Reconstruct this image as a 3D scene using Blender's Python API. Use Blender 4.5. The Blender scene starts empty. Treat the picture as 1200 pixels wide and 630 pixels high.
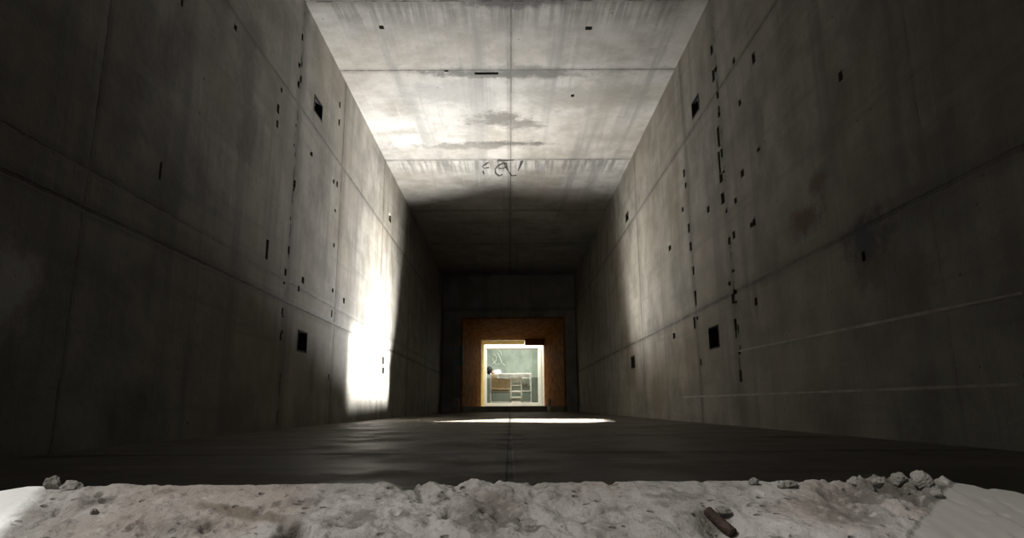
import bpy, bmesh, math, random
from mathutils import Vector, Matrix, noise

random.seed(7)
sc = bpy.context.scene
COL = sc.collection

# ------------------------------------------------------------------ frame of reference
W = 1.80            # half width of the tunnel
EYE = 0.17          # camera height over the tunnel floor
HC = 3.70           # ceiling height
YE = 17.5           # end wall
F = 756.0
PITCH = math.radians(11.95)
ROLL = math.radians(0.40)
YAW = math.radians(0.28)

cam_d = bpy.data.cameras.new('camera')
cam = bpy.data.objects.new('camera', cam_d)
COL.objects.link(cam)
cam_d.sensor_width = 36
cam_d.lens = 36 * F / 1200
cam_d.clip_start = 0.02
CM = (Matrix.Rotation(-YAW, 3, 'Z') @ Matrix.Rotation(math.pi / 2 + PITCH, 3, 'X')
      @ Matrix.Rotation(-ROLL, 3, 'Z'))
cam.matrix_world = Matrix.Translation((0, 0, EYE)) @ CM.to_4x4()
sc.camera = cam


def ray(u, v):
    return CM @ Vector((u - 600, 315 - v, -F))


def on_x(u, v, x):                      # -> (y, z) on the plane X = x
    d = ray(u, v)
    t = x / d.x
    return d.y * t, EYE + d.z * t


def on_z(u, v, z):                      # -> (x, y) on the plane Z = z
    d = ray(u, v)
    t = (z - EYE) / d.z
    return d.x * t, d.y * t


def on_y(u, v, y):                      # -> (x, z) on the plane Y = y
    d = ray(u, v)
    t = y / d.y
    return d.x * t, EYE + d.z * t


# ------------------------------------------------------------------ helpers: nodes
class NT:
    def __init__(self, name):
        self.m = bpy.data.materials.new(name)
        self.m.use_nodes = True
        self.t = self.m.node_tree
        self.t.nodes.clear()
        self.out = self.t.nodes.new('ShaderNodeOutputMaterial')
        self.b = self.t.nodes.new('ShaderNodeBsdfPrincipled')
        self.t.links.new(self.b.outputs[0], self.out.inputs[0])

    def n(self, kind, **kw):
        x = self.t.nodes.new(kind)
        for k, v in kw.items():
            setattr(x, k, v)
        return x

    def put(self, sock, v):
        if isinstance(v, bpy.types.NodeSocket):
            self.t.links.new(v, sock)
        else:
            sock.default_value = v

    def math(self, op, a, b=0.0, c=None, clamp=False):
        x = self.n('ShaderNodeMath', operation=op, use_clamp=clamp)
        self.put(x.inputs[0], a)
        self.put(x.inputs[1], b)
        if c is not None:
            self.put(x.inputs[2], c)
        return x.outputs[0]

    def pos(self):
        if not hasattr(self, '_p'):
            g = self.n('ShaderNodeNewGeometry')
            s = self.n('ShaderNodeSeparateXYZ')
            self.t.links.new(g.outputs['Position'], s.inputs[0])
            self._p = (s.outputs[0], s.outputs[1], s.outputs[2], g.outputs['Position'])
        return self._p

    def vec(self, scale):
        mp = self.n('ShaderNodeMapping')
        mp.inputs['Scale'].default_value = scale
        self.t.links.new(self.pos()[3], mp.inputs['Vector'])
        return mp.outputs[0]

    def noise(self, scale=(1, 1, 1), s=1.0, detail=4, rough=0.55, dist=0.0):
        x = self.n('ShaderNodeTexNoise')
        x.inputs['Scale'].default_value = s
        x.inputs['Detail'].default_value = detail
        x.inputs['Roughness'].default_value = rough
        x.inputs['Distortion'].default_value = dist
        self.t.links.new(self.vec(scale), x.inputs['Vector'])
        return x.outputs['Fac']

    def ramp(self, v, lo, hi):          # smoothstep lo..hi -> 0..1
        x = self.n('ShaderNodeMapRange', interpolation_type='SMOOTHSTEP')
        self.put(x.inputs[0], v)
        self.put(x.inputs[1], lo)
        self.put(x.inputs[2], hi)
        return x.outputs[0]

    def mix(self, fac, a, b, blend='MIX'):
        x = self.n('ShaderNodeMix', data_type='RGBA', blend_type=blend)
        self.put(x.inputs[0], fac)
        for s, v in ((x.inputs[6], a), (x.inputs[7], b)):
            if isinstance(v, (tuple, list)) and len(v) == 3:
                v = (*v, 1)
            self.put(s, v)
        return x.outputs[2]


def simple(name, col, rough=0.7, metal=0.0, var=0.25, scale=9, bump=0.1, bs=40):
    k = NT(name)
    nz = k.noise((1, 1, 1), scale, 4)
    lo = tuple(c * (1 - var) for c in col)
    hi = tuple(min(1, c * (1 + var)) for c in col)
    c = k.mix(k.ramp(nz, .3, .7), lo, hi)
    k.put(k.b.inputs['Base Color'], c)
    k.b.inputs['Roughness'].default_value = rough
    k.b.inputs['Metallic'].default_value = metal
    bp = k.n('ShaderNodeBump')
    bp.inputs['Strength'].default_value = bump
    bp.inputs['Distance'].default_value = 0.02
    k.put(bp.inputs['Height'], k.noise((1, 1, 1), bs, 5))
    k.put(k.b.inputs['Normal'], bp.outputs[0])
    return k.m


def concrete(name, ax_u, ax_v, base, ju=(), jv=(), stains=(), drip_axis=None, rough=0.75,
             warm=0.45, grime=0.5, wet=None, drips=()):
    """cast concrete; u / v are world axes (0 x, 1 y, 2 z).  ju, jv: (pos, width, strength, raggedness)"""
    k = NT(name)
    P = k.pos()
    U, V = P[ax_u], P[ax_v]
    big = k.noise((1, 1, 1), 0.55, 5, .6)
    mid = k.noise((1, 1, 1), 2.3, 6, .62)
    fine = k.noise((1, 1, 1), 14, 6, .65)
    st = [1.0, 1.0, 1.0]
    da = drip_axis if drip_axis is not None else ax_v
    st = [4.5, 4.5, 4.5]
    st[da] = 0.22
    streak = k.noise(tuple(st), 1.0, 5, .6)
    st2 = [16, 16, 16]
    st2[da] = 0.8
    streak2 = k.noise(tuple(st2), 1.0, 4, .6)
    c_lo = tuple(b * (1 - grime) * w for b, w in zip(base, (1.0, .97, .9)))
    c_hi = tuple(min(1, b * 1.12) for b in base)
    col = k.mix(k.ramp(mid, .28, .68), c_lo, c_hi)
    col = k.mix(k.math('MULTIPLY', k.ramp(big, .42, .62), warm), col,
                tuple(b * w for b, w in zip(base, (.86, .76, .62))))
    col = k.mix(k.math('MULTIPLY', k.ramp(streak, .5, .7), .72), col, tuple(b * .5 for b in base))
    col = k.mix(k.math('MULTIPLY', k.ramp(streak2, .55, .75), .22), col, tuple(min(1, b * 1.3) for b in base))
    col = k.mix(k.math('MULTIPLY', k.ramp(fine, .56, .7), .35), col, tuple(b * .55 for b in base))
    if ax_v == 2 and ax_u == 1:
        bd = k.noise((.6, .35, 7), 1.0, 5, .65)
        col = k.mix(k.math('MULTIPLY', k.ramp(bd, .52, .68), .45), col, tuple(b * .5 for b in base))
        col = k.mix(k.math('MULTIPLY', k.ramp(bd, .45, .3), .25), col, tuple(b * 1.25 for b in base))
    # pin holes
    vo = k.n('ShaderNodeTexVoronoi')
    vo.inputs['Scale'].default_value = 7
    k.t.links.new(k.vec((1, 1, 1)), vo.inputs['Vector'])
    hole = k.math('SUBTRACT', 1.0, k.ramp(vo.outputs['Distance'], .05, .085))
    hole = k.math('MULTIPLY', hole, k.ramp(mid, .5, .6))
    col = k.mix(k.math('MULTIPLY', hole, .8), col, tuple(b * .15 for b in base))
    joint = None
    wob = k.noise((1, 1, 1), 9.0, 6, .7)
    for ax, lst in ((U, ju), (V, jv)):
        for (p, w, s, rag) in lst:
            d = k.math('ABSOLUTE', k.math('SUBTRACT', k.math('ADD', ax, k.math('MULTIPLY', k.math('SUBTRACT', wob, .5), .010 + .045 * rag)), p))
            m = k.math('SUBTRACT', 1.0, k.ramp(d, w * .35, w))
            gate = k.ramp(k.noise((1, 1, 1), 3.1 + p, 5, .7), .40 + .12 * rag, .56 + .06 * rag)
            gate = k.math('ADD', k.math('MULTIPLY', gate, rag), 1 - rag)
            hard = k.math('MULTIPLY', k.math('MULTIPLY', m, gate), s)
            soft = k.math('MULTIPLY', k.math('SUBTRACT', 1.0, k.ramp(d, 0, w * 4)), .35 * s)
            e = k.math('MAXIMUM', hard, soft)
            joint = e if joint is None else k.math('MAXIMUM', joint, e)
    if joint is not None:
        col = k.mix(joint, col, tuple(b * w for b, w in zip(base, (.10, .085, .07))))
    # soft dark runs starting at a joint: (u start, length, v from, v to, strength)
    for (u0, ln, v0, v1, s) in drips:
        t = k.math('DIVIDE', k.math('SUBTRACT', U, u0), ln)
        ins = k.math('MULTIPLY', k.ramp(t, -.02, .02), k.math('SUBTRACT', 1.0, k.ramp(t, .15, 1.0)))
        win = k.math('MULTIPLY', k.ramp(V, v0, v0 + .15), k.math('SUBTRACT', 1.0, k.ramp(V, v1 - .15, v1)))
        e = k.math('MULTIPLY', k.math('MULTIPLY', ins, win), k.math('MULTIPLY', k.ramp(streak2, .42, .6), s))
        col = k.mix(e, col, tuple(b * .22 for b in base))
    warp = k.math('MULTIPLY', k.math('SUBTRACT', k.noise((1, 1, 1), 4.2, 7, .75), .5), 2.6)
    for (u, v, ru, rv, c, s) in stains:
        du = k.math('DIVIDE', k.math('SUBTRACT', U, u), ru)
        dv = k.math('DIVIDE', k.math('SUBTRACT', V, v), rv)
        d = k.math('SQRT', k.math('ADD', k.math('MULTIPLY', du, du), k.math('MULTIPLY', dv, dv)))
        d = k.math('ADD', d, warp)
        e = k.math('MULTIPLY', k.math('SUBTRACT', 1.0, k.ramp(d, .25, 1.05)), s)
        col = k.mix(e, col, c)
    k.put(k.b.inputs['Base Color'], col)
    if wet is not None:
        k.put(k.b.inputs['Roughness'], k.math('ADD', k.math('MULTIPLY', k.ramp(mid, .4, .65), wet[1] - wet[0]), wet[0]))
    else:
        k.b.inputs['Roughness'].default_value = rough
    h = k.math('ADD', k.math('MULTIPLY', fine, .5), k.math('MULTIPLY', streak, .6))
    h = k.math('SUBTRACT', h, k.math('MULTIPLY', hole, .8))
    if joint is not None:
        h = k.math('SUBTRACT', h, k.math('MULTIPLY', joint, 1.2))
    bp = k.n('ShaderNodeBump')
    bp.inputs['Strength'].default_value = 0.5
    bp.inputs['Distance'].default_value = 0.02
    k.put(bp.inputs['Height'], h)
    k.put(k.b.inputs['Normal'], bp.outputs[0])
    return k.m


# ------------------------------------------------------------------ helpers: meshes
def obj(name, bm, mat, parent=None, smooth=False, loc=None):
    me = bpy.data.meshes.new(name)
    bmesh.ops.recalc_face_normals(bm, faces=bm.faces[:])
    bm.to_mesh(me)
    bm.free()
    if smooth:
        for p in me.polygons:
            p.use_smooth = True
    o = bpy.data.objects.new(name, me)
    COL.objects.link(o)
    if mat is not None:
        me.materials.append(mat)
    if parent is not None:
        o.parent = parent
    if loc:
        o.location = loc
    return o


def tag(o, label=None, cat=None, group=None, kind=None):
    for k, v in (('label', label), ('category', cat), ('group', group), ('kind', kind)):
        if v:
            o[k] = v
    return o


def thing(name, label, cat, loc=(0, 0, 0), group=None):
    o = bpy.data.objects.new(name, None)
    o.empty_display_size = .1
    COL.objects.link(o)
    o.location = loc
    return tag(o, label, cat, group)


def box(bm, x0, x1, y0, y1, z0, z1, bev=0.0, jitter=0.0):
    r = bmesh.ops.create_cube(bm, size=1)
    vs = r['verts']
    for v in vs:
        v.co = Vector(((x0 + x1) / 2 + v.co.x * (x1 - x0), (y0 + y1) / 2 + v.co.y * (y1 - y0),
                       (z0 + z1) / 2 + v.co.z * (z1 - z0)))
    if bev:
        es = list({e for v in vs for e in v.link_edges})
        bmesh.ops.bevel(bm, geom=es, offset=bev, segments=2, affect='EDGES', profile=.6)
    return bm


def tube(bm, pts, r, n=10, cap=True):
    pts = [Vector(p) for p in pts]
    rs = r if isinstance(r, (list, tuple)) else [r] * len(pts)
    rings = []
    up = Vector((0, 0, 1))
    for i, p in enumerate(pts):
        a = pts[max(0, i - 1)]
        b = pts[min(len(pts) - 1, i + 1)]
        t = (b - a).normalized()
        s = t.cross(up)
        if s.length < 1e-3:
            s = t.cross(Vector((0, 1, 0)))
        s.normalize()
        q = s.cross(t).normalized()
        rings.append([bm.verts.new(p + (s * math.cos(k * 2 * math.pi / n) + q * math.sin(k * 2 * math.pi / n)) * rs[i]) for k in range(n)])
    for a, b in zip(rings, rings[1:]):
        for k in range(n):
            bm.faces.new((a[k], a[(k + 1) % n], b[(k + 1) % n], b[k]))
    if cap:
        bm.faces.new(rings[0])
        bm.faces.new(rings[-1][::-1])
    return bm


def plate(bm, us, vs, fn, holes=(), sub=None):
    """flat sheet in (u, v) cut by rectangular holes; fn(u, v, d) -> point, d = depth behind the sheet.
    holes: (u0, u1, v0, v1, depth, closed)"""
    cu = set(us)
    cv = set(vs)
    for h in holes:
        cu |= {h[0], h[1]}
        cv |= {h[2], h[3]}
    cu = sorted(cu)
    cv = sorted(cv)
    vt = {}

    def V(u, v, d=0.0):
        key = (round(u, 5), round(v, 5), round(d, 5))
        if key not in vt:
            vt[key] = bm.verts.new(fn(u, v, d))
        return vt[key]
    for a, b in zip(cu, cu[1:]):
        for c, d in zip(cv, cv[1:]):
            mu, mv = (a + b) / 2, (c + d) / 2
            if any(h[0] < mu < h[1] and h[2] < mv < h[3] for h in holes):
                continue
            if b - a < 1e-6 or d - c < 1e-6:
                continue
            bm.faces.new((V(a, c), V(b, c), V(b, d), V(a, d)))
    for h in holes:
        u0, u1, v0, v1, dp, closed = h
        if dp <= 0:
            continue
        bu = [x for x in cu if u0 <= x <= u1]
        bv = [x for x in cv if v0 <= x <= v1]
        for a, b in zip(bu, bu[1:]):
            for vv in (v0, v1):
                bm.faces.new((V(a, vv), V(b, vv), V(b, vv, dp), V(a, vv, dp)))
        for c, d in zip(bv, bv[1:]):
            for uu in (u0, u1):
                bm.faces.new((V(uu, c), V(uu, d), V(uu, d, dp), V(uu, c, dp)))
        if closed:
            bm.faces.new([V(a, v0, dp) for a in bu] + [V(u1, c, dp) for c in bv[1:]]
                         + [V(a, v1, dp) for a in bu[::-1][1:]] + [V(u0, c, dp) for c in bv[::-1][1:-1]])


def chunk(bm, c, r, seed, flat=0.8, sub=3, rough=.35):
    res = bmesh.ops.create_icosphere(bm, subdivisions=sub, radius=1)
    for v in res['verts']:
        d = v.co.normalized()
        k = 1 + rough * noise.noise(d * 1.3 + Vector((seed, 0, 0))) + rough * .45 * noise.noise(d * 4 + Vector((0, seed, 0)))
        p = d * k
        # cut facets
        for j in range(4):
            rn = random.Random(seed * 13 + j)
            n = Vector((rn.uniform(-1, 1), rn.uniform(-1, 1), rn.uniform(-1, 1))).normalized()
            e = p.dot(n) - .68
            if e > 0:
                p -= n * e * .85
        v.co = Vector(c) + Vector((p.x * r[0], p.y * r[1], p.z * r[2] * flat))
    return bm


# ------------------------------------------------------------------ materials
J = [2.62, 5.12, 6.36, 8.93, 11.45, 13.95]
RUST = (.062, .030, .015)
BLK = (.012, .010, .008)
GREY = (.07, .064, .055)


def sty(side, lst):
    out = []
    for (u, v, ru, rv, c, s) in lst:
        y, z = on_x(u, v, side * W)
        out.append((y, z, ru, rv, c, s))
    return out


wall_base = (.205, .195, .172)
m_left = concrete('concrete_left', 1, 2, wall_base,
                  ju=[(2.62, .012, .45, .5), (5.13, .035, .95, .75), (6.6, .028, .75, .4), (8.9, .03, .7, .4), (11.45, .03, .7, .2), (13.95, .03, .7, .2)],
                  jv=[(1.0, .016, .8, .25), (1.17, .010, .5, .5), (2.72, .014, .7, .3)],
                  stains=sty(-1, [(292, 80, .22, .9, GREY, .6), (290, 150, .16, .4, (.08, .066, .055), .6),
                                  (365, 440, .10, .5, GREY, .5), (388, 420, .06, .8, GREY, .6), (440, 300, .10, .9, GREY, .35), (12, 335, .16, .22, (.42, .41, .39), .8)]),
                  drip_axis=2)
m_right = concrete('concrete_right', 1, 2, (.20, .188, .162),
                   ju=[(2.62, .010, .3, .5), (5.08, .035, .97, .7), (6.15, .022, .7, .5), (8.7, .03, .6, .4), (11.45, .03, .7, .2), (13.95, .03, .7, .2)],
                   jv=[(1.04, .022, .85, .35), (2.80, .016, .75, .3)],
                   stains=sty(1, [(945, 254, .30, .12, RUST, 1.0), (957, 217, .17, .10, RUST, .9), (1022, 300, .26, .2, RUST, .8), (905, 300, .2, .2, GREY, .5), (1100, 200, .3, .3, GREY, .5),
                                  (1015, 274, .36, .17, BLK, 1.0), (1035, 272, .2, .06, BLK, .7),
                                  (890, 160, .12, .4, GREY, .55), (885, 270, .08, .25, GREY, .5), (885, 345, .06, .2, GREY, .6),
                                  (1075, 330, .2, .15, (.09, .06, .03), .5), (860, 190, .05, .8, GREY, .35)]),
                   drip_axis=2)
# pale lime lines running along the right wall
m_ceil = concrete('concrete_ceiling', 1, 0, (.235, .230, .217),
                  ju=[(5.12, .03, .9, .5), (6.34, .022, .85, .3), (8.93, .028, .8, .3), (11.45, .03, .7, .3), (13.95, .03, .7, .2)],
                  jv=[(.035, .016, .75, .25), (.0, .008, .5, .5)],
                  stains=[(6.43, -.12, .12, .85, (.022, .02, .017), 1.0), (6.40, .1, .16, 1.15, (.05, .046, .04), .8),
                          (7.55, -.12, .30, .46, (.055, .05, .042), .95), (7.72, .14, .2, .40, (.06, .055, .047), .85),
                          (8.35, -.05, .13, 1.0, (.04, .036, .03), 1.0), (8.42, -.6, .15, 1.1, (.08, .074, .064), .85),
                          (6.9, -.7, .35, .65, (.14, .137, .13), .6), (7.0, 1.0, .4, .8, (.13, .12, .105), .65),
                          (5.15, 0.0, .12, .65, BLK, .95), (7.95, -1.35, .15, .4, (.12, .115, .10), .7)],
                  drip_axis=1, grime=.42, warm=.3,
                  drips=[(5.15, .65, -1.7, 1.7, .55), (8.96, .8, -1.7, 1.7, .7)])
m_floor = concrete('concrete_floor', 1, 0, (.115, .103, .087),
                   ju=[(2.45, .022, .9, .3), (5.1, .03, .8, .3), (7.6, .03, .8, .3), (10.1, .03, .8, .3), (12.6, .03, .8, .3)],
                   jv=[(.0, .016, 1.0, .0)],
                   stains=[(3.7, -.02, .5, .16, BLK, 1.0), (3.0, .0, .2, .14, BLK, 1.0), (2.42, -.15, .08, .35, BLK, .95),
                           (3.5, 1.4, .25, .5, (.05, .028, .016), .7), (2.0, -1.0, .10, .3, (.18, .165, .14), .6), (2.9, -1.1, .15, .3, (.2, .18, .15), .6),
                           (1.5, -.25, .05, .14, BLK, .6)],
                   drip_axis=0, warm=.4, grime=.5, wet=(.5, .8))
m_floor.node_tree.nodes['Principled BSDF'].inputs['Specular IOR Level'].default_value = .16
m_end = concrete('concrete_end', 0, 2, (.26, .257, .245), jv=[(2.75, .03, .6, .2)], drip_axis=2)
m_front = concrete('concrete_front', 0, 2, (.3, .285, .26), drip_axis=2)
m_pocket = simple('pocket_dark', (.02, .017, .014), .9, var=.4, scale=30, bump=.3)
m_tar = simple('tar', (.014, .012, .010), .6, var=.5, scale=60)
m_ochre = simple('ochre_render', (.22, .088, .014), .8, var=.35, scale=6, bump=.25)
m_ochre.node_tree.nodes['Principled BSDF'].inputs['Specular IOR Level'].default_value = .1
m_white = simple('white_paint', (.80, .79, .74), .5, var=.05, scale=8, bump=.05)
m_cream = simple('cream_paint', (.78, .66, .40), .6, var=.1, scale=8, bump=.05)
m_steel = simple('white_enamel', (.74, .73, .66), .4, var=.08, scale=20, bump=.05)
m_sheet = simple('bed_linen', (.80, .78, .72), .9, var=.08, scale=14, bump=.2)
m_tan = simple('tan_blanket', (.52, .37, .20), .95, var=.2, scale=20, bump=.4, bs=120)
m_mattress = simple('mattress_ticking', (.34, .36, .30), .95, var=.15, scale=14, bump=.2)
m_skin = simple('skin', (.52, .33, .24), .55, var=.08, scale=20, bump=.05)
m_hair = simple('dark_hair', (.014, .011, .009), .6, var=.4, scale=60, bump=.4, bs=150)
m_darkfloor = simple('room_floor', (.10, .085, .06), .7, var=.3, scale=4)
m_rebar = simple('rusty_steel', (.045, .026, .018), .75, .3, var=.45, scale=60, bump=.5, bs=160)
m_stone = simple('pale_stone', (.22, .208, .185), .85, var=.25, scale=50, bump=.6, bs=160)
m_teal = simple('teal_paint', (.02, .10, .13), .6, var=.2, scale=12)
m_red = simple('dark_red_paint', (.16, .015, .012), .6, var=.3, scale=20)


def room_wall_mat():
    k = NT('green_plaster')
    a = k.noise((1, 1, 1), 1.6, 6, .6)
    b = k.noise((3, 3, .6), 1.2, 5, .6)
    z = k.pos()[2]
    up = k.mix(k.ramp(a, .3, .7), (.20, .24, .19), (.36, .40, .34))
    up = k.mix(k.math('MULTIPLY', k.ramp(b, .5, .7), .5), up, (.42, .45, .36))
    dado = k.mix(k.ramp(a, .3, .7), (.07, .085, .06), (.12, .13, .095))
    c = k.mix(k.ramp(k.math('ADD', z, k.math('MULTIPLY', k.math('SUBTRACT', a, .5), .06)), 1.16, 1.19), dado, up)
    k.put(k.b.inputs['Base Color'], c)
    k.b.inputs['Roughness'].default_value = .8
    return k.m


m_green = room_wall_mat()
m_plaster = simple('pale_plaster', (.55, .56, .50), .8, var=.15, scale=5)

# ------------------------------------------------------------------ tunnel shell
POCKL = [(373, 127, 9, 22), (354, 400, 10, 27)]
POCKR = [(815, 125, 8, 22), (837, 395, 11, 29), (742, 424, 4, 16), (735, 254, 3, 11)]
PITL = [(188, 200, 3, 22), (640 / 3, 3, 3, 10), (276, 32, 4, 8), (326, 127, 3, 12), (325, 145, 2.5, 10), (313, 292, 3, 24), (355, 328, 3, 8),
        (365, 180, 3, 6), (330, 105, 2, 6), (449, 422, 3, 9), (449, 434, 3, 8), (457, 255, 3, 10), (345, 215, 3, 10), (350, 338, 2, 7),
        (403, 352, 2, 7), (391, 212, 2, 6)]
PITR = [(985, 89, 5, 12), (883, 68, 4, 14), (860, 71, 3, 8), (867, 120, 3, 8), (870, 203, 4, 9), (845, 208, 4, 12), (847, 232, 4, 14), (843, 190, 2.5, 28),
        (842, 160, 2.5, 26), (834, 58, 3, 12), (836, 88, 3, 16), (860, 275, 3, 9), (862, 235, 3, 7), (884, 260, 3, 9), (881, 263, 4, 6), (830, 245, 3, 8),
        (859, 350, 3, 12), (862, 380, 3, 14), (868, 440, 3, 14), (790, 393, 3, 7), (785, 290, 3, 7), (1012, 300, 4, 12), (886, 353, 3, 9),
        (814, 378, 2.5, 14), (815, 345, 2.5, 10), (800, 245, 2, 6), (855, 332, 3, 5), (889, 175, 4, 5)]

_r = random.Random(5)
for _ in range(17):       # chipped edges along the main upright joints
    t = _r.random()
    PITL.append((358 - 33 * t + _r.uniform(-2, 2), 470 * t, _r.uniform(1.0, 2.4), _r.uniform(3, 10)))
    PITR.append((836 + 36 * t + _r.uniform(-2, 2), 40 + 445 * t, _r.uniform(1.2, 3), _r.uniform(3, 11)))
for _ in range(8):
    t = _r.random()
    PITL.append((400 - 15 * t + _r.uniform(-1, 1), 90 + 360 * t, _r.uniform(1, 2), _r.uniform(3, 9)))
    PITR.append((800 + 22 * t + _r.uniform(-1, 1), 180 + 250 * t, _r.uniform(1.2, 2.5), _r.uniform(4, 12)))


def wall_holes(side, pocks, pits):
    hs = []
    pk = []
    for (u, v, w, h) in pocks:
        ya, za = on_x(u - w / 2, v, side * W)
        yb, zb = on_x(u + w / 2, v, side * W)
        _, z1 = on_x(u, v - h / 2, side * W)
        _, z0 = on_x(u, v + h / 2, side * W)
        # rectangle fitted to the slanted outline
        y0, y1 = min(ya, yb), max(ya, yb)
        zc, zh = (z0 + z1) / 2, (z1 - z0) / 2
        hs.append((y0, y1, zc - zh * .82, zc + zh * .82, 0, False))
        pk.append((y0, y1, zc - zh * .82, zc + zh * .82))
    for (u, v, w, h) in pits:
        ya, _ = on_x(u - w / 2, v, side * W)
        yb, _ = on_x(u + w / 2, v, side * W)
        _, z1 = on_x(u, v - h / 2, side * W)
        _, z0 = on_x(u, v + h / 2, side * W)
        z0 = max(z0, .02)
        hs.append((min(ya, yb), max(ya, yb), z0, z1, .035, True))
    return hs, pk


def build_wall(name, side, mat, pocks, pits, extra=()):
    bm = bmesh.new()
    hs, pk = wall_holes(side, pocks, pits)
    us = [.8 + i * (YE - .8) / 24 for i in range(25)]
    vs = [i * HC / 8 for i in range(9)]
    plate(bm, us, vs, lambda u, v, d: Vector((side * (W + d), u, v)), list(extra) + hs)
    w = tag(obj(name, bm, mat), kind='structure')
    for (y0, y1, z0, z1) in pk:
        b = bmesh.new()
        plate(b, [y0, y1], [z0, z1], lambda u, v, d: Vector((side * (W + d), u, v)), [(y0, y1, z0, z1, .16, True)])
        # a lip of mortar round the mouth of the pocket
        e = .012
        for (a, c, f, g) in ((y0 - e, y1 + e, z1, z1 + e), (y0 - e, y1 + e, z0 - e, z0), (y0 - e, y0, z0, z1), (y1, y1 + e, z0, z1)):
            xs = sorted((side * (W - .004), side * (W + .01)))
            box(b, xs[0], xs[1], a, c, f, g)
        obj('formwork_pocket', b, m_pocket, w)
    return w


build_wall('wall_left', -1, m_left, POCKL, PITL)
build_wall('wall_right', 1, m_right, POCKR, PITR)

# ceiling
bm = bmesh.new()
ch = []
for (u, v, w, h) in [(447, 32, 7, 4), (690, 33, 7, 4), (570, 86, 28, 2.5), (523, 83, 5, 2), (671, 112, 3, 3)]:
    xa, ya = on_z(u - w / 2, v - h / 2, HC)
    xb, yb = on_z(u + w / 2, v + h / 2, HC)
    ch.append((min(xa, xb), max(xa, xb), min(ya, yb), max(ya, yb), .04, True))
plate(bm, [-W + i * 2 * W / 6 for i in range(7)], [.8 + i * (YE - .8) / 24 for i in range(25)],
      lambda u, v, d: Vector((u, v, HC + d)), ch)
ceiling = tag(obj('ceiling', bm, m_ceil), kind='structure')


def stroke(bm, pts, w):
    """flat tar stroke on the ceiling through image points"""
    P = []
    for (u, v) in pts:
        x, y = on_z(u, v, HC)
        P.append(Vector((x, y, 0)))
    L, R = [], []
    for i, p in enumerate(P):
        t = (P[min(i + 1, len(P) - 1)] - P[max(i - 1, 0)]).normalized()
        n = Vector((-t.y, t.x, 0)) * w * (0.6 + .4 * math.sin(i * 1.7 + 1))
        L.append((p + n, p - n))
    for z in (HC - .004,):
        vs = [(bm.verts.new((a.x, a.y, z)), bm.verts.new((b.x, b.y, z)), bm.verts.new((a.x, a.y, HC + .002)), bm.verts.new((b.x, b.y, HC + .002))) for a, b in L]
        for s, t in zip(vs, vs[1:]):
            bm.faces.new((s[0], s[1], t[1], t[0]))
            bm.faces.new((s[0], t[0], t[2], s[2]))
            bm.faces.new((s[1], s[3], t[3], t[1]))


bm = bmesh.new()
for pts, w in [([(572, 190), (568, 193), (565, 195), (568, 197), (573, 196)], .022),
               ([(583, 187.5), (590, 188), (603, 187)], .05),
               ([(592, 190), (585, 193), (580, 198), (581, 203), (585, 206), (589, 204)], .026),
               ([(584, 197), (590, 197), (594, 195)], .022),
               ([(592, 190), (593, 195), (596, 201), (600, 206), (605, 205)], .03),
               ([(612, 188), (610, 193), (607, 200)], .024),
               ([(566, 200), (567, 204)], .015)]:
    stroke(bm, pts, w)
obj('tar_mark', bm, m_tar, ceiling)

# floor of the tunnel
bm = bmesh.new()
plate(bm, [-W + i * 2 * W / 12 for i in range(13)], [.3 + i * (YE - .1) / 60 for i in range(61)],
      lambda u, v, d: Vector((u, v, 0)))
floor = tag(obj('floor', bm, m_floor), kind='structure')

# pale lime lines running along the right wall
bm = bmesh.new()
k = []
for (p0, p1, w) in [((866, 411), (1199, 343), .006), ((800, 465), (1199, 450), .006)]:
    (ya, za), (yb, zb) = on_x(*p0, W), on_x(*p1, W)
    n = 26
    prev = None
    for i in range(n + 1):
        t = i / n
        y, z = ya + (yb - ya) * t, za + (zb - za) * t
        ww = w * (1 + .5 * noise.noise(Vector((y * 4, z, 0))))
        c = [bm.verts.new((W - .003, y, z - ww)), bm.verts.new((W - .003, y, z + ww)), bm.verts.new((W + .004, y, z + ww)), bm.verts.new((W + .004, y, z - ww))]
        if prev:
            for q in range(4):
                bm.faces.new((prev[q], prev[(q + 1) % 4], c[(q + 1) % 4], c[q]))
        prev = c
wr = bpy.data.objects['wall_right']
obj('lime_line', bm, simple('lime', (.27, .258, .228), .8), wr)

# front wall: the hole the camera looks through
bm = bmesh.new()
plate(bm, [-W, W], [-.6, HC], lambda u, v, d: Vector((u, .80 - d, v)), [(-1.3, 1.3, -.25, 1.05, .35, False)])
plate(bm, [-W, W], [-.6, HC], lambda u, v, d: Vector((u, .45 - d, v)), [(-1.3, 1.3, -.25, 1.05, 0, False)])
tag(obj('wall_front', bm, m_front), kind='structure')

# end wall with the splayed opening
OX0, OX1, OZ1 = -1.26, 1.46, 2.48     # outer mouth on the end wall
IX0, IX1, IZ1 = -.84, 1.02, 2.08      # inner mouth
Y2 = 19.3
SILL = .155
bm = bmesh.new()
plate(bm, [-W, W], [0, HC], lambda u, v, d: Vector((u, YE + d, v)), [(OX0, OX1, 0, OZ1, 0, False)])
tag(obj('wall_end', bm, m_end), kind='structure')

# ochre splayed reveal (door casing)
bm = bmesh.new()
a = [Vector(p) for p in ((OX0, YE, 0), (OX0, YE, OZ1), (OX1, YE, OZ1), (OX1, YE, 0))]
b = [Vector(p) for p in ((IX0, Y2, 0), (IX0, Y2, IZ1), (IX1, Y2, IZ1), (IX1, Y2, 0))]
N = 8
rows = []
for i in range(N + 1):
    t = i / N
    rows.append([bm.verts.new(p.lerp(q, t)) for p, q in zip(a, b)])
for r, s in zip(rows, rows[1:]):
    for q in range(3):
        bm.faces.new((r[q], r[q + 1], s[q + 1], s[q]))
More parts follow.
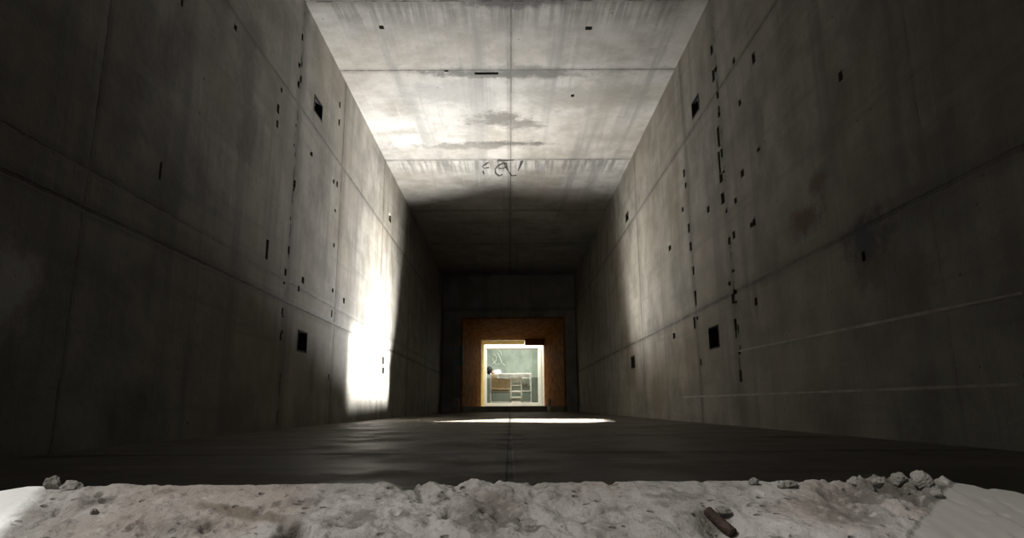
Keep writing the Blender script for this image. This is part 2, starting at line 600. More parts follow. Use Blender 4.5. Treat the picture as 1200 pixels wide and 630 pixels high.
# raised rim on the tunnel side
for (x0, x1, z0, z1) in ((OX0 - .05, OX0, 0, OZ1 + .05), (OX1, OX1 + .05, 0, OZ1 + .05), (OX0, OX1, OZ1, OZ1 + .05)):
    box(bm, x0, x1, YE - .03, YE + .02, z0, z1)
door = tag(obj('door_1', bm, m_ochre), kind='structure')
# added lining of the inner mouth, its lit edge put into the yellow
bm = bmesh.new()
p0 = [(IX0, Y2 + .01, SILL), (IX0, Y2 + .01, IZ1), (.46, Y2 + .01, IZ1)]
p1 = [(IX0 + .075, Y2 + .42, SILL), (IX0 + .075, Y2 + .42, IZ1 - .085), (.46, Y2 + .42, IZ1 - .085)]
p2 = [(IX0 - .03, Y2 + .42, SILL), (IX0 - .03, Y2 + .42, IZ1 + .03), (.46, Y2 + .42, IZ1 + .03)]
V3 = [[bm.verts.new(p) for p in q] for q in (p0, p1, p2)]
for q in range(2):
    for r in range(3):
        a_, b_ = V3[r], V3[(r + 1) % 3]
        bm.faces.new((a_[q], a_[q + 1], b_[q + 1], b_[q]))
bm.faces.new([V3[r][0] for r in range(3)])
bm.faces.new([V3[r][2] for r in range(3)][::-1])
obj('lit_edge_lining', bm, simple('lit_edge_yellow', (.85, .62, .20), .7, var=.15, scale=6), door)
# hanging header board on the right of the opening
bm = bmesh.new()
box(bm, .46, IX1 + .02, Y2 - .10, Y2 - .03, IZ1 - .16, IZ1 + .02, .008)
obj('header_board', bm, m_ochre, door)
# raised sill
bm = bmesh.new()
box(bm, OX0 + .02, OX1 - .02, YE + .05, Y2 + 1.6, -.02, SILL, .012)
obj('door_sill', bm, m_front, door)
# teal strip on the left of the rim, red block at the right foot
bm = bmesh.new()
xa, za = on_y(539, 405, YE - .05)
xb, zb = on_y(542, 428, YE - .05)
box(bm, xa, xb, YE - .055, YE - .032, zb, za, .004)
obj('painted_strip', bm, m_teal, door)

# plinths at the foot of the end wall
for nm, (x0, x1, z) in (('trim_1', (-1.79, -1.34, .38)), ('trim_2', (1.53, 1.79, .30))):
    bm = bmesh.new()
    box(bm, x0, x1, YE - .25, YE - .005, -.01, z, .015)
    tag(obj(nm, bm, m_end), kind='structure')

# ------------------------------------------------------------------ vestibule (added to hold the frame lamp) and far room
RZ = .19                              # room floor
FY = 20.5                             # white frame
RX0, RX1, RY1, RH = -2.2, 2.4, 24.0, 2.9
VX0, VX1 = -1.25, 1.45
bm = bmesh.new()
plate(bm, [Y2, FY], [0, 2.8], lambda u, v, d: Vector((VX0, u, v)))
plate(bm, [Y2, FY], [0, 2.8], lambda u, v, d: Vector((VX1, u, v)))
plate(bm, [VX0, VX1], [Y2, FY], lambda u, v, d: Vector((u, v, 2.8)))
plate(bm, [VX0, VX1], [0, 2.8], lambda u, v, d: Vector((u, Y2, v)), [(IX0, IX1, 0, IZ1, 0, False)])
tag(obj('wall_added_vestibule', bm, m_plaster), kind='structure')

# white door lining
fx0, fz_top = on_y(564, 401, FY)
fx1, _ = on_y(636, 401, FY)
gx0, gz_top = on_y(570.5, 409, FY)
gx1, gz0 = on_y(631, 472.5, FY)
bm = bmesh.new()
box(bm, VX0, gx0, FY, FY + .14, SILL, 2.8, .006)
box(bm, gx1, VX1, FY, FY + .14, SILL, 2.8, .006)
box(bm, gx0, gx1, FY, FY + .14, gz_top, 2.8, .006)
# slim architrave beads round the opening
for (x0, x1, z0, z1) in ((gx0 - .10, gx0 - .02, SILL, gz_top + .02), (gx1 + .02, gx1 + .10, SILL, gz_top + .02), (gx0 - .1, gx1 + .1, gz_top + .02, gz_top + .1)):
    box(bm, x0, x1, FY - .025, FY + .01, z0, z1, .006)
door2 = tag(obj('door_2', bm, m_white), kind='structure')
bm = bmesh.new()
box(bm, gx0, gx1, FY + .0, FY + .14, SILL, gz0 + .03, .008)
obj('door_sill', bm, m_white, door2)

bm = bmesh.new()
plate(bm, [RX0, RX1], [0, RH], lambda u, v, d: Vector((u, RY1, v)))
tag(obj('wall_back', bm, m_green), kind='structure')
bm = bmesh.new()
plate(bm, [FY + .14, RY1], [0, RH], lambda u, v, d: Vector((RX0, u, v)))
plate(bm, [FY + .14, RY1], [0, RH], lambda u, v, d: Vector((RX1, u, v)))
plate(bm, [RX0, RX1], [0, RH], lambda u, v, d: Vector((u, FY + .14, v)), [(gx0, gx1, 0, gz_top, 0, False)])
tag(obj('wall_room', bm, m_plaster), kind='structure')
bm = bmesh.new()
plate(bm, [RX0, RX1], [FY + .14, RY1], lambda u, v, d: Vector((u, v, RH)))
tag(obj('ceiling_room', bm, m_plaster), kind='structure')
bm = bmesh.new()
plate(bm, [RX0, RX1], [FY + .10, RY1], lambda u, v, d: Vector((u, v, RZ)))
tag(obj('floor_room', bm, m_darkfloor), kind='structure')
# pale flaking marks on the green wall
bm = bmesh.new()
for pts in ([(577, 410), (581, 409), (586, 411), (588, 416)], [(578, 414), (582, 418), (581, 423), (577, 426)],
            [(583, 413), (586, 419), (588, 425), (592, 428)], [(577, 420), (581, 427), (586, 426)], [(590, 409), (594, 408)]):
    P = [on_y(u, v, RY1) for u, v in pts]
    tube(bm, [(x, RY1 - .006, z) for x, z in P], .016, 6)
obj('flaking_mark', bm, m_plaster, bpy.data.objects['wall_back'])

# ------------------------------------------------------------------ bed
BY0, BY1 = 21.75, 22.55
bx0, bz_top = on_y(575, 438, BY0)
bx1, _ = on_y(622, 438, BY0)
_, bz_low = on_y(600, 458.5, BY0)
bed = thing('hospital_bed', 'white railed bed with a tan blanket, standing in the lit room beyond the doorway', 'bed', ((bx0 + bx1) / 2, (BY0 + BY1) / 2, RZ))
inv = Matrix.Translation(-Vector(bed.location))


def part(name, bm, m, root, smooth=False):
    bm.transform(Matrix.Translation(-Vector(root.location)))
    return obj(name, bm, m, root, smooth)


for x in (bx0, bx1):
    for y in (BY0, BY1):
        bm = bmesh.new()
        tube(bm, [(x, y, RZ), (x, y, RZ + .04), (x, y, bz_top), (x, y, bz_top + .03)], [.03, .024, .024, .012], 12)
        part('bed_leg', bm, m_steel, bed, True)
for y in (BY0, BY1):
    bm = bmesh.new()
    tube(bm, [(bx0, y, bz_top - .03), (bx1, y, bz_top - .03)], .022, 10)
    tube(bm, [(bx0, y, bz_low), (bx1, y, bz_low)], .03, 10)
    part('side_rail', bm, m_steel, bed, True)
for x in (bx0, bx1):
    bm = bmesh.new()
    tube(bm, [(x, BY0, bz_top - .03), (x, BY1, bz_top - .03)], .02, 10)
    tube(bm, [(x, BY0, bz_low), (x, BY1, bz_low)], .024, 10)
    for q in range(1, 4):
        y = BY0 + (BY1 - BY0) * q / 4
        tube(bm, [(x, y, bz_low), (x, y, bz_top - .03)], .01, 8)
    part('end_rail', bm, m_steel, bed, True)
bm = bmesh.new()
box(bm, bx0 + .035, bx1 - .035, BY0 + .05, BY1 - .05, bz_low + .02, bz_low + .22, .05)
part('mattress', bm, m_mattress, bed, True)
bm = bmesh.new()     # low stretcher bar near the floor
tube(bm, [(bx0, BY0, RZ + .10), (bx1, BY0, RZ + .10)], .014, 8)
part('stretcher', bm, m_steel, bed, True)


def cloth(bm, x0, x1, prof, amp, seed, nx=40, th=.012, hem=.04):
    """sheet swept along x over the profile of (y, z) points, with folds"""
    prof = [Vector((0, *p)) for p in prof]
    pts = []
    for a, b in zip(prof, prof[1:]):
        for i in range(5):
            pts.append(a.lerp(b, i / 5))
    pts.append(prof[-1])
    n = len(pts)
    grid = []
    for j, p in enumerate(pts):
        row = []
        for i in range(nx + 1):
            x = x0 + (x1 - x0) * i / nx
            w = amp * noise.noise(Vector((x * 7, j * .12, seed))) + amp * .5 * math.sin(x * 23 + seed)
            row.append(bm.verts.new((x, p.y - abs(w) * .8, p.z + (hem * noise.noise(Vector((x * 5, 9, seed))) if j > n * .7 else w * .3))))
        grid.append(row)
    fs = []
    for r, s in zip(grid, grid[1:]):
        for i in range(nx):
            fs.append(bm.faces.new((r[i], r[i + 1], s[i + 1], s[i])))
    bmesh.ops.solidify(bm, geom=fs, thickness=th)


bm = bmesh.new()
cloth(bm, bx0 + .03, bx0 + .70, [(BY1 - .1, bz_low + .26), (BY0 + .06, bz_low + .30), (BY0 - .02, bz_top - .02), (BY0 - .05, bz_top - .05), (BY0 - .05, bz_low + .06)], .022, 3)
tag(part('blanket', bm, m_tan, bed, True), label='tan blanket hanging over the side rail')
bm = bmesh.new()
cloth(bm, bx0 + .22, bx1 - .02, [(BY1 - .06, bz_top - .10), (BY0 + .1, bz_top + .0), (BY0 - .03, bz_top + .025), (BY0 - .065, bz_top - .0), (BY0 - .065, bz_top - .15)], .02, 8)
part('sheet', bm, m_sheet, bed, True)
bm = bmesh.new()
r = bmesh.ops.create_icosphere(bm, subdivisions=4, radius=1)
for v in r['verts']:
    d = v.co
    q = lambda t: math.copysign(abs(t) ** .6, t)
    v.co = Vector((bx0 + .20 + q(d.x) * .14 + d.z * .03, (BY0 + BY1) / 2 + q(d.y) * .28, bz_top - .0 + q(d.z) * .16 + .01 * noise.noise(d * 3)))
part('pillow', bm, m_sheet, bed, True)

# ------------------------------------------------------------------ person reclining
def skin_mesh(name, verts, edges, root_i, mat, parent, sub=2):
    me = bpy.data.meshes.new(name)
    me.from_pydata([v[0] for v in verts], edges, [])
    o = bpy.data.objects.new(name, me)
    COL.objects.link(o)
    md = o.modifiers.new('skin', 'SKIN')
    md.use_smooth_shade = True
    if not me.skin_vertices:
        me.attributes.new('skin', 'FLOAT', 'POINT')
    sv = me.skin_vertices[0].data
    for i, v in enumerate(verts):
        rr = v[1] if isinstance(v[1], tuple) else (v[1], v[1])
        sv[i].radius = rr
        sv[i].use_root = (i == root_i)
    ss = o.modifiers.new('sub', 'SUBSURF')
    ss.levels = sub
    ss.render_levels = sub
    me.materials.append(mat)
    bpy.context.view_layer.update()
    dg = bpy.context.evaluated_depsgraph_get()
    ev = bpy.data.meshes.new_from_object(o.evaluated_get(dg))
    bpy.data.objects.remove(o)
    for p in ev.polygons:
        p.use_smooth = True
    ev.name = name
    o = bpy.data.objects.new(name, ev)
    COL.objects.link(o)
    if not ev.materials:
        ev.materials.append(mat)
    if parent:
        o.parent = parent
    return o


py = BY0 + .22
hx, hz = on_y(574.5, 434.5, py)
O = Vector((hx, py, hz))                # head centre
S = 1.0
B = []
E = []


def bv(p, r):
    B.append((Vector(p), r))
    return len(B) - 1


def chain(start, lst):
    i = start
    ids = []
    for p, r in lst:
        j = bv(p, r)
        E.append((i, j))
        i = j
        ids.append(j)
    return ids


sh = O + Vector((.20, 0, -.13))
hip = O + Vector((.62, 0, -.36))
pel = bv(hip, (.13, .10))
ids = chain(pel, [(hip.lerp(sh, .45), (.125, .095)), (hip.lerp(sh, .85), (.14, .10)), (sh + Vector((-.03, 0, .02)), (.07, .06)),
                  (O + Vector((.085, 0, -.06)), (.05, .05)), (O + Vector((.03, 0, -.01)), (.075, .08)), (O + Vector((-.05, 0, .035)), (.075, .085))])
chest = ids[1]
for s in (-1, 1):
    leg = chain(pel, [(hip + Vector((.06, s * .10, .0)), .085), (hip + Vector((.38, s * .11, .06)), .065), (hip + Vector((.42, s * .11, .05)), .06),
                      (hip + Vector((.60, s * .10, -.12)), .05), (hip + Vector((.62, s * .10, -.16)), .038), (hip + Vector((.68, s * .10, -.13)), .03)])
    arm = chain(chest, [(sh + Vector((.02, s * .17, -.01)), .055), (sh + Vector((.22, s * .22, -.12)), .042), (sh + Vector((.25, s * .22, -.11)), .038),
                        (sh + Vector((.43, s * .13, -.07)), .028), (sh + Vector((.50, s * .09, -.065)), (.032, .018))])
    w = B[arm[-1]][0]
    for f, (dy, ln) in enumerate(((-.03, .065), (-.01, .08), (.01, .075), (.028, .06))):
        chain(arm[-1], [(w + Vector((.035, dy, .004)), .009), (w + Vector((.035 + ln * .55, dy * 1.1, 0)), .0085), (w + Vector((.035 + ln, dy * 1.1, -.018)), .007)])
    chain(arm[-1], [(w + Vector((.01, -s * -.04, .01)), .011), (w + Vector((.04, -s * -.055, .0)), .009)])
pp = thing('person', 'person with dark hair in a white shirt reclining on the railed bed', 'person', (O.x + .4, py, O.z - .4))
off = -Vector(pp.location)
body = skin_mesh('body', [(v[0] + off, v[1]) for v in B], E, 0, m_skin, pp)
# face: nose, ears, eyes, mouth pressed into the same body surface is too small to read; nose and ears are parts
for nm, c, r in (('nose', Vector((.00, 0, .095)), (.022, .014, .02)), ('ear', Vector((-.01, .08, .02)), (.025, .012, .03)), ('ear', Vector((-.01, -.08, .02)), (.025, .012, .03))):
    fb = bmesh.new()
    res = bmesh.ops.create_icosphere(fb, subdivisions=2, radius=1)
    for v in res['verts']:
        v.co = O + off + c + Vector((v.co.x * r[0], v.co.y * r[1], v.co.z * r[2]))
    obj(nm, fb, m_skin, pp, True)
hb = bmesh.new()
res = bmesh.ops.create_icosphere(hb, subdivisions=4, radius=1)
for v in res['verts']:
    d = v.co.copy()
    k = 1 + .05 * noise.noise(d * 5)
    v.co = O + off + Vector((-.03, 0, .02)) + Vector((d.x * .115 * k, d.y * .105 * k, d.z * .135 * k))
obj('hair', hb, m_hair, pp, True)
CB, CE = [], []
B2 = [(hip + Vector((.08, 0, 0)), (.15, .12)), (hip.lerp(sh, .45), (.15, .115)), (hip.lerp(sh, .85), (.165, .12)), (sh + Vector((-.04, 0, .02)), (.085, .075))]
CE = [(0, 1), (1, 2), (2, 3)]
for s in (-1, 1):
    n0 = len(B2)
    B2 += [(sh + Vector((.02, s * .17, -.01)), .07), (sh + Vector((.22, s * .22, -.12)), .056), (sh + Vector((.40, s * .145, -.075)), .042)]
    CE += [(2, n0), (n0, n0 + 1), (n0 + 1, n0 + 2)]
skin_mesh('shirt', [(v[0] + off, v[1]) for v in B2], CE, 0, m_sheet, pp)
B3 = [(hip, (.145, .115))]
CE = []
for s in (-1, 1):
    n0 = len(B3)
    B3 += [(hip + Vector((.06, s * .10, .0)), .10), (hip + Vector((.40, s * .11, .06)), .078), (hip + Vector((.60, s * .10, -.12)), .06)]
    CE += [(0, n0), (n0, n0 + 1), (n0 + 1, n0 + 2)]
skin_mesh('trousers', [(v[0] + off, v[1]) for v in B3], CE, 0, m_sheet, pp)

# ------------------------------------------------------------------ chair in front of the bed
CY = 21.3
x0, ztop = on_y(598.5, 441, CY)
x1, _ = on_y(611, 441, CY)
_, zseat = on_y(605, 459, CY)
chair = thing('ladder_back_chair', 'white ladder-back chair standing in front of the railed bed', 'chair', ((x0 + x1) / 2, CY + .2, RZ))
for x in (x0, x1):
    bm = bmesh.new()
    tube(bm, [(x, CY, RZ), (x, CY, zseat), (x + (.01 if x == x0 else -.01), CY - .05, ztop), (x + (.01 if x == x0 else -.01), CY - .052, ztop + .02)], [.02, .024, .019, .01], 10)
    part('back_leg', bm, m_steel, chair, True)
    bm = bmesh.new()
    tube(bm, [(x, CY + .38, RZ), (x, CY + .38, zseat)], [.018, .023], 10)
    part('front_leg', bm, m_steel, chair, True)
bm = bmesh.new()
box(bm, x0 - .025, x1 + .025, CY - .01, CY + .41, zseat - .02, zseat + .025, .012)
part('seat', bm, m_steel, chair, True)
for f in (.42, .93):
    z = zseat + (ztop - zseat) * f
    bm = bmesh.new()
    yy = CY - .05 * f
    tube(bm, [(x0, yy, z), ((x0 + x1) / 2, yy - .02, z), (x1, yy, z)], .017, 8)
    part('back_slat', bm, m_steel, chair, True)
for (z, y) in ((RZ + .24, CY), (RZ + .09, CY), (RZ + .18, CY + .38)):
    bm = bmesh.new()
    box(bm, x0, x1, y - .012, y + .012, z - .025, z + .025, .006)
    part('stretcher', bm, m_steel, chair, True)
for x in (x0, x1):
    bm = bmesh.new()
    tube(bm, [(x, CY, RZ + .2), (x, CY + .38, RZ + .2)], .011, 8)
    part('stretcher', bm, m_steel, chair, True)

# made-up pale block in place of a bright spot, right foot of opening
bm = bmesh.new()
sx, sz = on_y(643.5, 466, YE - .12)
_, sz1 = on_y(643.5, 459, YE - .12)
chunk(bm, (0, 0, .17), (.06, .06, .2), 4, 1.0, 3, .2)
o = obj('bright_spot_block', bm, simple('pale_block', (.85, .72, .48), .8), None, True, (sx, YE - .14, .0))
tag(o, 'small pale upright block standing in for a bright spot at the right foot of the ochre doorway', 'stone')

# ------------------------------------------------------------------ foreground: broken concrete ledge
def fbm(p, o=4):
    s, a = 0, 1
    for i in range(o):
        s += a * noise.noise(p)
        p = p * 2.07
        a *= .52
    return s


def sstep(a, b, x):
    t = max(0, min(1, (x - a) / (b - a)))
    return t * t * (3 - 2 * t)


XL, YL0 = on_z(66, 565, .08)
XR, YR0 = on_z(1109, 565, .08)
XLb, YLb = on_z(34, 630, .03)
XRb, YRb = on_z(1098, 630, .03)
KL = (XLb - XL) / (YLb - YL0)
KR = (XRb - XR) / (YRb - YR0)


def ledge_edge(x):
    """distance of the far lip"""
    y = .80 + .006 * noise.noise(Vector((x * 3, 1, 0))) + .006 * noise.noise(Vector((x * 17, 2, 0))) + .004 * noise.noise(Vector((x * 60, 2, 0)))
    if x < XL:
        y = .80 - .25 * min(.25, XL - x)
    if x > XR:
        y = .80 - .25 * min(.25, x - XR)
    return y


def rough_mask(x, y):
    """how broken the surface is; 0 = cast face, 1 = crumbled"""
    m = .13
    for (cx, cy, rx, ry, a) in ((-.015, .72, .10, .12, .9), (.43, .78, .09, .09, 1.7), (.49, .75, .05, .10, 1.5), (-.47, .75, .07, .06, .7), (-.36, .68, .10, .06, .6),
                                (-.2, .66, .08, .05, .6), (.24, .69, .06, .05, .5), (-.10, .79, .10, .04, .5)):
        m += a * math.exp(-((x - cx) / rx) ** 2 - ((y - cy) / ry) ** 2)
    xl, xr = XL + KL * (y - YL0), XR + KR * (y - YR0)
    s = sstep(xl - .006, xl + .02, x) * (1 - sstep(xr - .016, xr + .006, x))
    return m * s + .03


def ledge_z(x, y, ye):
    t = ye - y                                   # distance from the lip back to the viewer
    z = .081 - .24 * t - .25 * max(0, t - .14)
    z -= .16 * min(.4, max(0, XL - x)) + .15 * min(.4, max(0, x - XR))
    m = rough_mask(x, y)
    p = Vector((x * 9, y * 9, 0))
    z += .0045 * fbm(p, 3) * min(1, m * 1.4) * sstep(0, .05, t)
    z += .0060 * fbm(Vector((x * 38, y * 38, 3)), 4) * m
    z -= .016 * max(0, noise.noise(Vector((x * 55, y * 55, 7))) - .25) * (.25 + m)
    # the two large sockets and the shallow trough
    for (cx, cy, r, d) in HOLES:
        q = math.hypot((x - cx), (y - cy) * .8) / r
        z -= d * math.exp(-q ** 4)
    return z


HOLES = []


def hit(u, v):
    """point of the ledge surface seen along a sight line"""
    d = ray(u, v)
    y = .25
    while y < .9:
        p = d * (y / d.y)
        e = ledge_edge(p.x)
        if y <= e and EYE + p.z <= ledge_z(p.x, y, e):
            return p.x, y
        if y > e + .01:
            break
        y += .001
    e = ledge_edge(d.x * .8 / d.y)
    return d.x * .8 / d.y, e - .004


_H = []
for (u, v, r, d) in ((342, 622, .014, .04), (846, 612, .022, .018), (812, 622, .02, .007), (243, 618, .007, .008), (590, 605, .012, .008), (622, 617, .010, .008), (153, 617, .006, .007),
                     (325, 590, .006, .005), (478, 572, .010, .008), (500, 574, .010, .008), (1078, 590, .008, .012), (1076, 575, .010, .012), (1020, 585, .016, .008), (985, 580, .02, .01)):
    x, y = hit(u, v)
    _H.append((x, y, r, d))
HOLES = _H

bm = bmesh.new()
NX, NY = 760, 150
grid = []
XS = [-1.29 + .63 * i / 40 for i in range(40)] + [-.66 + 1.32 * i / NX for i in range(NX)] + [.66 + .63 * i / 40 for i in range(41)]
for x in XS:
    ye = ledge_edge(x)
    col = []
    for j in range(NY + 1):
        t = .32 * (j / NY) ** 1.15 if j < NY - 8 else .32 * ((NY - 8) / NY) ** 1.15 + .03 * (j - NY + 8)
        y = ye - t
        col.append(bm.verts.new((x, y, ledge_z(x, y, ye))))
    # far face down to the tunnel floor
    back = []
    for j in range(1, 8):
        zz = col[0].co.z * (1 - j / 7) - .01 * (j / 7)
        back.append(bm.verts.new((x, ye + .012 * math.sin(j / 7 * 3.1) + .008 * fbm(Vector((x * 20, zz * 40, 5)), 2), zz)))
    near = [bm.verts.new((x, col[-1].co.y - .02, col[-1].co.z - .1)), bm.verts.new((x, col[-1].co.y - .03, -.24))]
    grid.append(back[::-1] + col + near)
for a, b in zip(grid, grid[1:]):
    for j in range(len(a) - 1):
        bm.faces.new((a[j], b[j], b[j + 1], a[j + 1]))


def ledge_mat():
    k = NT('broken_concrete')
    P = k.pos()
    a = k.noise((1, 1, 1), 5, 6, .6)
    b = k.noise((1, 1, 1), 26, 6, .65)
    c = k.noise((1, 1, 1), 90, 5, .7)
    col = k.mix(k.ramp(a, .3, .7), (.20, .184, .163), (.34, .325, .30))
    col = k.mix(k.math('MULTIPLY', k.ramp(k.noise((1, 1, 1), 3.3, 5, .6), .5, .64), .6), col, (.25, .205, .172))
    col = k.mix(k.math('MULTIPLY', k.ramp(b, .53, .68), .6), col, (.10, .088, .073))
    col = k.mix(k.math('MULTIPLY', k.ramp(b, .45, .3), .5), col, (.43, .415, .38))
    col = k.mix(k.math('MULTIPLY', k.ramp(k.noise((1, 1, 1), 9, 6, .7), .55, .66), .7), col, (.085, .076, .062))
    col = k.mix(k.math('MULTIPLY', k.ramp(c, .58, .68), .55), col, (.06, .05, .042))
    for (u0, v0, ru, rv, st) in ((1010, 578, .075, .04, .8), (1060, 575, .06, .05, .7), (985, 600, .05, .05, .7), (575, 600, .05, .07, .75), (478, 573, .05, .02, .7), (1083, 585, .018, .06, .8), (342, 622, .016, .014, 1.0), (830, 612, .03, .012, .6), (248, 618, .012, .006, .9), (153, 617, .008, .006, .9), (105, 588, .010, .008, .9), (115, 580, .008, .006, .8), (625, 618, .014, .006, .9), (600, 610, .02, .02, .7), (325, 590, .008, .008, .7),
                                 (822, 618, .035, .04, .45), (110, 590, .03, .03, .5), (215, 615, .05, .03, .4)):
        hx_, hy_ = hit(u0, v0)
        q1 = k.math('DIVIDE', k.math('SUBTRACT', P[0], hx_), ru)
        q2 = k.math('DIVIDE', k.math('SUBTRACT', P[1], hy_), rv)
        q = k.math('SQRT', k.math('ADD', k.math('MULTIPLY', q1, q1), k.math('MULTIPLY', q2, q2)))
        q = k.math('ADD', q, k.math('MULTIPLY', k.math('SUBTRACT', b, .5), 1.6))
        e = k.math('MULTIPLY', k.math('SUBTRACT', 1.0, k.ramp(q, .35, 1.0)), st)
        e = k.math('MULTIPLY', e, k.ramp(c, .30, .52))
        col = k.mix(e, col, (.075, .066, .052))  # dark rubble patches; shade of the sockets also put into this colour
    # clean cast face on both flanks; side light painted in, left paler
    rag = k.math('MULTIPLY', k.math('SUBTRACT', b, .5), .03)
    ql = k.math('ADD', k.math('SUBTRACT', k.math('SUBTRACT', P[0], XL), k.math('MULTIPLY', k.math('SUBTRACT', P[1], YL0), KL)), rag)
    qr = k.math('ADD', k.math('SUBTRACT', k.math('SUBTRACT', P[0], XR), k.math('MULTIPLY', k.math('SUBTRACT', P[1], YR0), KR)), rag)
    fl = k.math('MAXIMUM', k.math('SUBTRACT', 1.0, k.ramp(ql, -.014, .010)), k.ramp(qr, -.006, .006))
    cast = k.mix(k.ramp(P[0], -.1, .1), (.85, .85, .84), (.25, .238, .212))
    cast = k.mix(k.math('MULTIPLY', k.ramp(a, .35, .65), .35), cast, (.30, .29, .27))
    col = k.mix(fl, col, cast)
    vp = k.n('ShaderNodeTexVoronoi')
    vp.inputs['Scale'].default_value = 52
    k.t.links.new(k.vec((1, 1.6, 1)), vp.inputs['Vector'])
    pit = k.math('MULTIPLY', k.math('SUBTRACT', 1.0, k.ramp(vp.outputs['Distance'], .13, .27)), k.ramp(k.noise((1, 1, 1), 21, 3, .6), .50, .58))
    pit = k.math('MULTIPLY', pit, k.math('SUBTRACT', 1.0, k.math('MULTIPLY', fl, .95)))
    col = k.mix(k.math('MULTIPLY', pit, .75), col, (.06, .052, .042))
    # brown dust trough
    for (u0, v0, u1, v1) in ((235, 592, 335, 612),):
        x0, y0 = hit(u0, v0)
        x1, y1 = hit(u1, v1)
        mx, my = (x0 + x1) / 2, (y0 + y1) / 2
        ang = math.atan2(y1 - y0, x1 - x0)
        ca, sa = math.cos(ang), math.sin(ang)
        dx = k.math('SUBTRACT', P[0], mx)
        dy = k.math('SUBTRACT', P[1], my)
        lu = k.math('DIVIDE', k.math('ADD', k.math('MULTIPLY', dx, ca), k.math('MULTIPLY', dy, sa)), .075)
        lv = k.math('DIVIDE', k.math('SUBTRACT', k.math('MULTIPLY', dy, ca), k.math('MULTIPLY', dx, sa)), .014)
        d = k.math('SQRT', k.math('ADD', k.math('MULTIPLY', lu, lu), k.math('MULTIPLY', lv, lv)))
        d = k.math('ADD', d, k.math('MULTIPLY', k.math('SUBTRACT', b, .5), .8))
        col = k.mix(k.math('MULTIPLY', k.math('SUBTRACT', 1.0, k.ramp(d, .6, 1.1)), .8), col, (.125, .10, .075))
    k.put(k.b.inputs['Base Color'], col)
    k.b.inputs['Roughness'].default_value = .9
    bp = k.n('ShaderNodeBump')
    bp.inputs['Strength'].default_value = .8
    bp.inputs['Distance'].default_value = .008
    h = k.math('ADD', k.math('MULTIPLY', b, 1.0), k.math('MULTIPLY', c, .5))
    h = k.math('SUBTRACT', h, k.math('MULTIPLY', pit, .6))
    h = k.math('MULTIPLY', h, k.math('SUBTRACT', 1.0, k.math('MULTIPLY', fl, .9)))
    k.put(bp.inputs['Height'], h)
    k.put(k.b.inputs['Normal'], bp.outputs[0])
    return k.m


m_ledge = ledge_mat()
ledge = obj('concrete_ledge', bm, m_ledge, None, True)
tag(ledge, 'broken pale concrete ledge across the foreground with smooth cast flanks', 'ledge')


def lz(x, y):
    return ledge_z(x, y, ledge_edge(x))


# stub of steel bar sunk in the ledge
bm = bmesh.new()
xa, ya = hit(829, 602)
xb, yb = hit(860, 630)
za, zb = lz(xa, ya) + .003, lz(xb, yb) + .004
A_, B_ = Vector((xa, ya, za)), Vector((xb, yb, zb))
n = 22
tube(bm, [A_.lerp(B_, i / n) for i in range(n + 1)], [.0050 * (1 + .14 * (i % 2)) for i in range(n + 1)], 12)
obj('rebar_stub', bm, m_rebar, ledge, True)

# loose stones
ST = [((65, 558), (.010, .008, .011), 'jagged grey concrete crumb standing on the ledge lip, leftmost of the crumbs', -.002),
      ((85, 566), (.011, .009, .010), 'rounded grey crumb on the ledge lip, beside the jagged leftmost crumb', -.003),
      ((849, 602), (.0085, .006, .006), 'pale pebble lying beside the rusty bar stub in the ledge', .003),
      ((882, 564), (.007, .006, .005), 'small grey stone on the ledge lip behind the rusty bar stub', .0),
      ((924, 567), (.012, .008, .007), 'pale chalky stone on the ledge lip right of the bar stub', .0),
      ((1000, 563), (.009, .007, .008), 'sharp crumb at the left end of the rubble by the right flank', .002),
      ((1030, 566), (.009, .007, .007), 'pale angular rubble piece on the ledge lip near the right flank', .002),
      ((1054, 562), (.010, .009, .010), 'dark grey rubble lump in the middle of the rubble near right flank', .003),
      ((1080, 562), (.011, .009, .012), 'tall grey rubble lump on the ledge lip just left of right flank', .003),
      ((1098, 578), (.007, .006, .008), 'small rubble piece wedged against the smooth right flank of the ledge', .002),
      ((110, 600), (.004, .004, .004), 'tiny white chip on the left part of the ledge', .001)]
for i, ((u, v), r, lab, dz) in enumerate(ST):
    x, y = hit(u, v + r[2] * 500)
    ye = ledge_edge(x)
    if y > ye - r[1] * .5:
        y = ye - r[1] * .5
    bm = bmesh.new()
    chunk(bm, (0, 0, 0), r, 3 + i * 1.7, .85, 3, .4)
    o = obj('stone', bm, m_stone, None, False, (x, y, lz(x, y) + r[2] * (.15 if u > 950 else .4) + dz))
    tag(o, lab, 'stone', 'loose crumbs on the ledge')

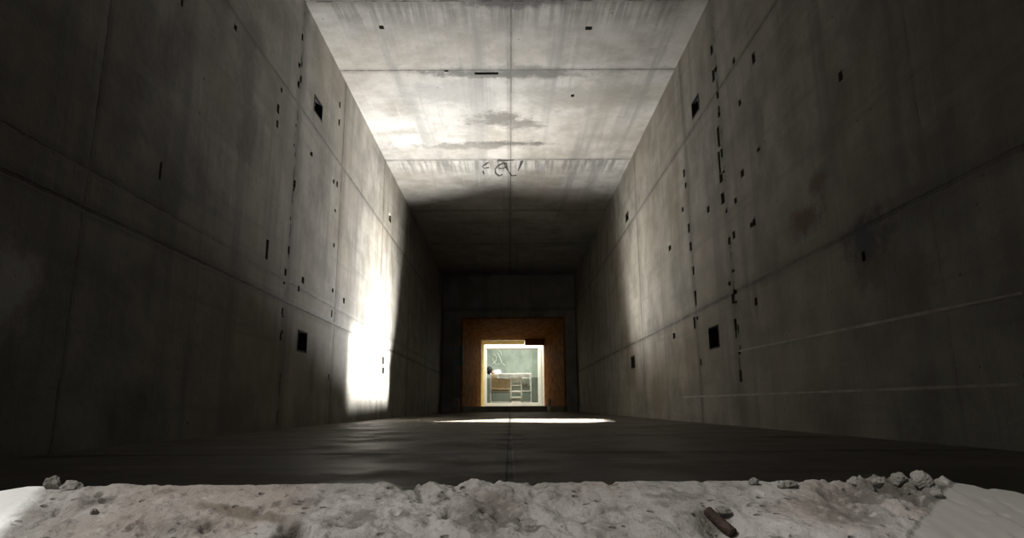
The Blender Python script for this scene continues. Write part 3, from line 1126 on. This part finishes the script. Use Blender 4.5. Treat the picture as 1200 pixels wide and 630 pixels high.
# ------------------------------------------------------------------ light
def area(name, loc, target, sx, sy, power, col, spread=180):
    L = bpy.data.lights.new(name, 'AREA')
    L.shape = 'RECTANGLE'
    L.size = sx
    L.size_y = sy
    L.energy = power
    L.color = col
    L.spread = math.radians(spread)
    o = bpy.data.objects.new(name, L)
    COL.objects.link(o)
    o.location = loc
    o.rotation_euler = (Vector(target) - Vector(loc)).to_track_quat('-Z', 'Y').to_euler()
    return o


# added lamps without fixture low in the tunnel, thrown up and towards the viewer, and a beam on the floor
area('added_low_lamp', (-.50, 9.65, .28), (-.98, 9.13, 1.14), .4, .5, 225, (1.0, .98, .94), 100)
area('added_low_lamp_right', (.35, 9.75, .5), (.65, 9.10, 1.5), 1.0, 1.0, 75, (1.0, .97, .92), 98)  # second added lamp, lifts the right wall and ceiling
area('beam_on_wall', (1.55, 9.35, .66), (-1.8, 8.15, .66), 2.9, .74, 105, (1, .98, .93), 8)  # added beam for the bright patch on the left wall
area('beam_on_floor', (.85, 8.6, 3.6), (.08, 7.25, 0), 1.85, 2.5, 200, (1, .98, .93), 4)  # added beam for the bright patch on the floor, no opening above
# added overhead lamp to light the white frame, then the room lamp
area('added_frame_light', (.1, 20.0, 2.75), (.1, 20.35, .3), 1.6, .35, 56, (1, .96, .84), 120)
area('room_light', (.3, 21.2, 2.8), (.2, 24, .9), 1.8, .5, 95, (.98, 1, .92), 120)
area('daylight_behind', (-1.55, -.35, 2.5), (.0, .7, .05), .8, .5, 84, (1, .975, .94))

# overcast daylight behind the camera
w = bpy.data.worlds.new('world')
sc.world = w
w.use_nodes = True
nt = w.node_tree
nt.nodes.clear()
wo = nt.nodes.new('ShaderNodeOutputWorld')
bg = nt.nodes.new('ShaderNodeBackground')
bg.inputs[0].default_value = (1.0, .97, .93, 1)
bg.inputs[1].default_value = .15
nt.links.new(bg.outputs[0], wo.inputs[0])

vs = sc.view_settings
vs.view_transform = 'Standard'
vs.look = 'None'
vs.gamma = 1
vs.exposure = 0
vs.use_curve_mapping = False
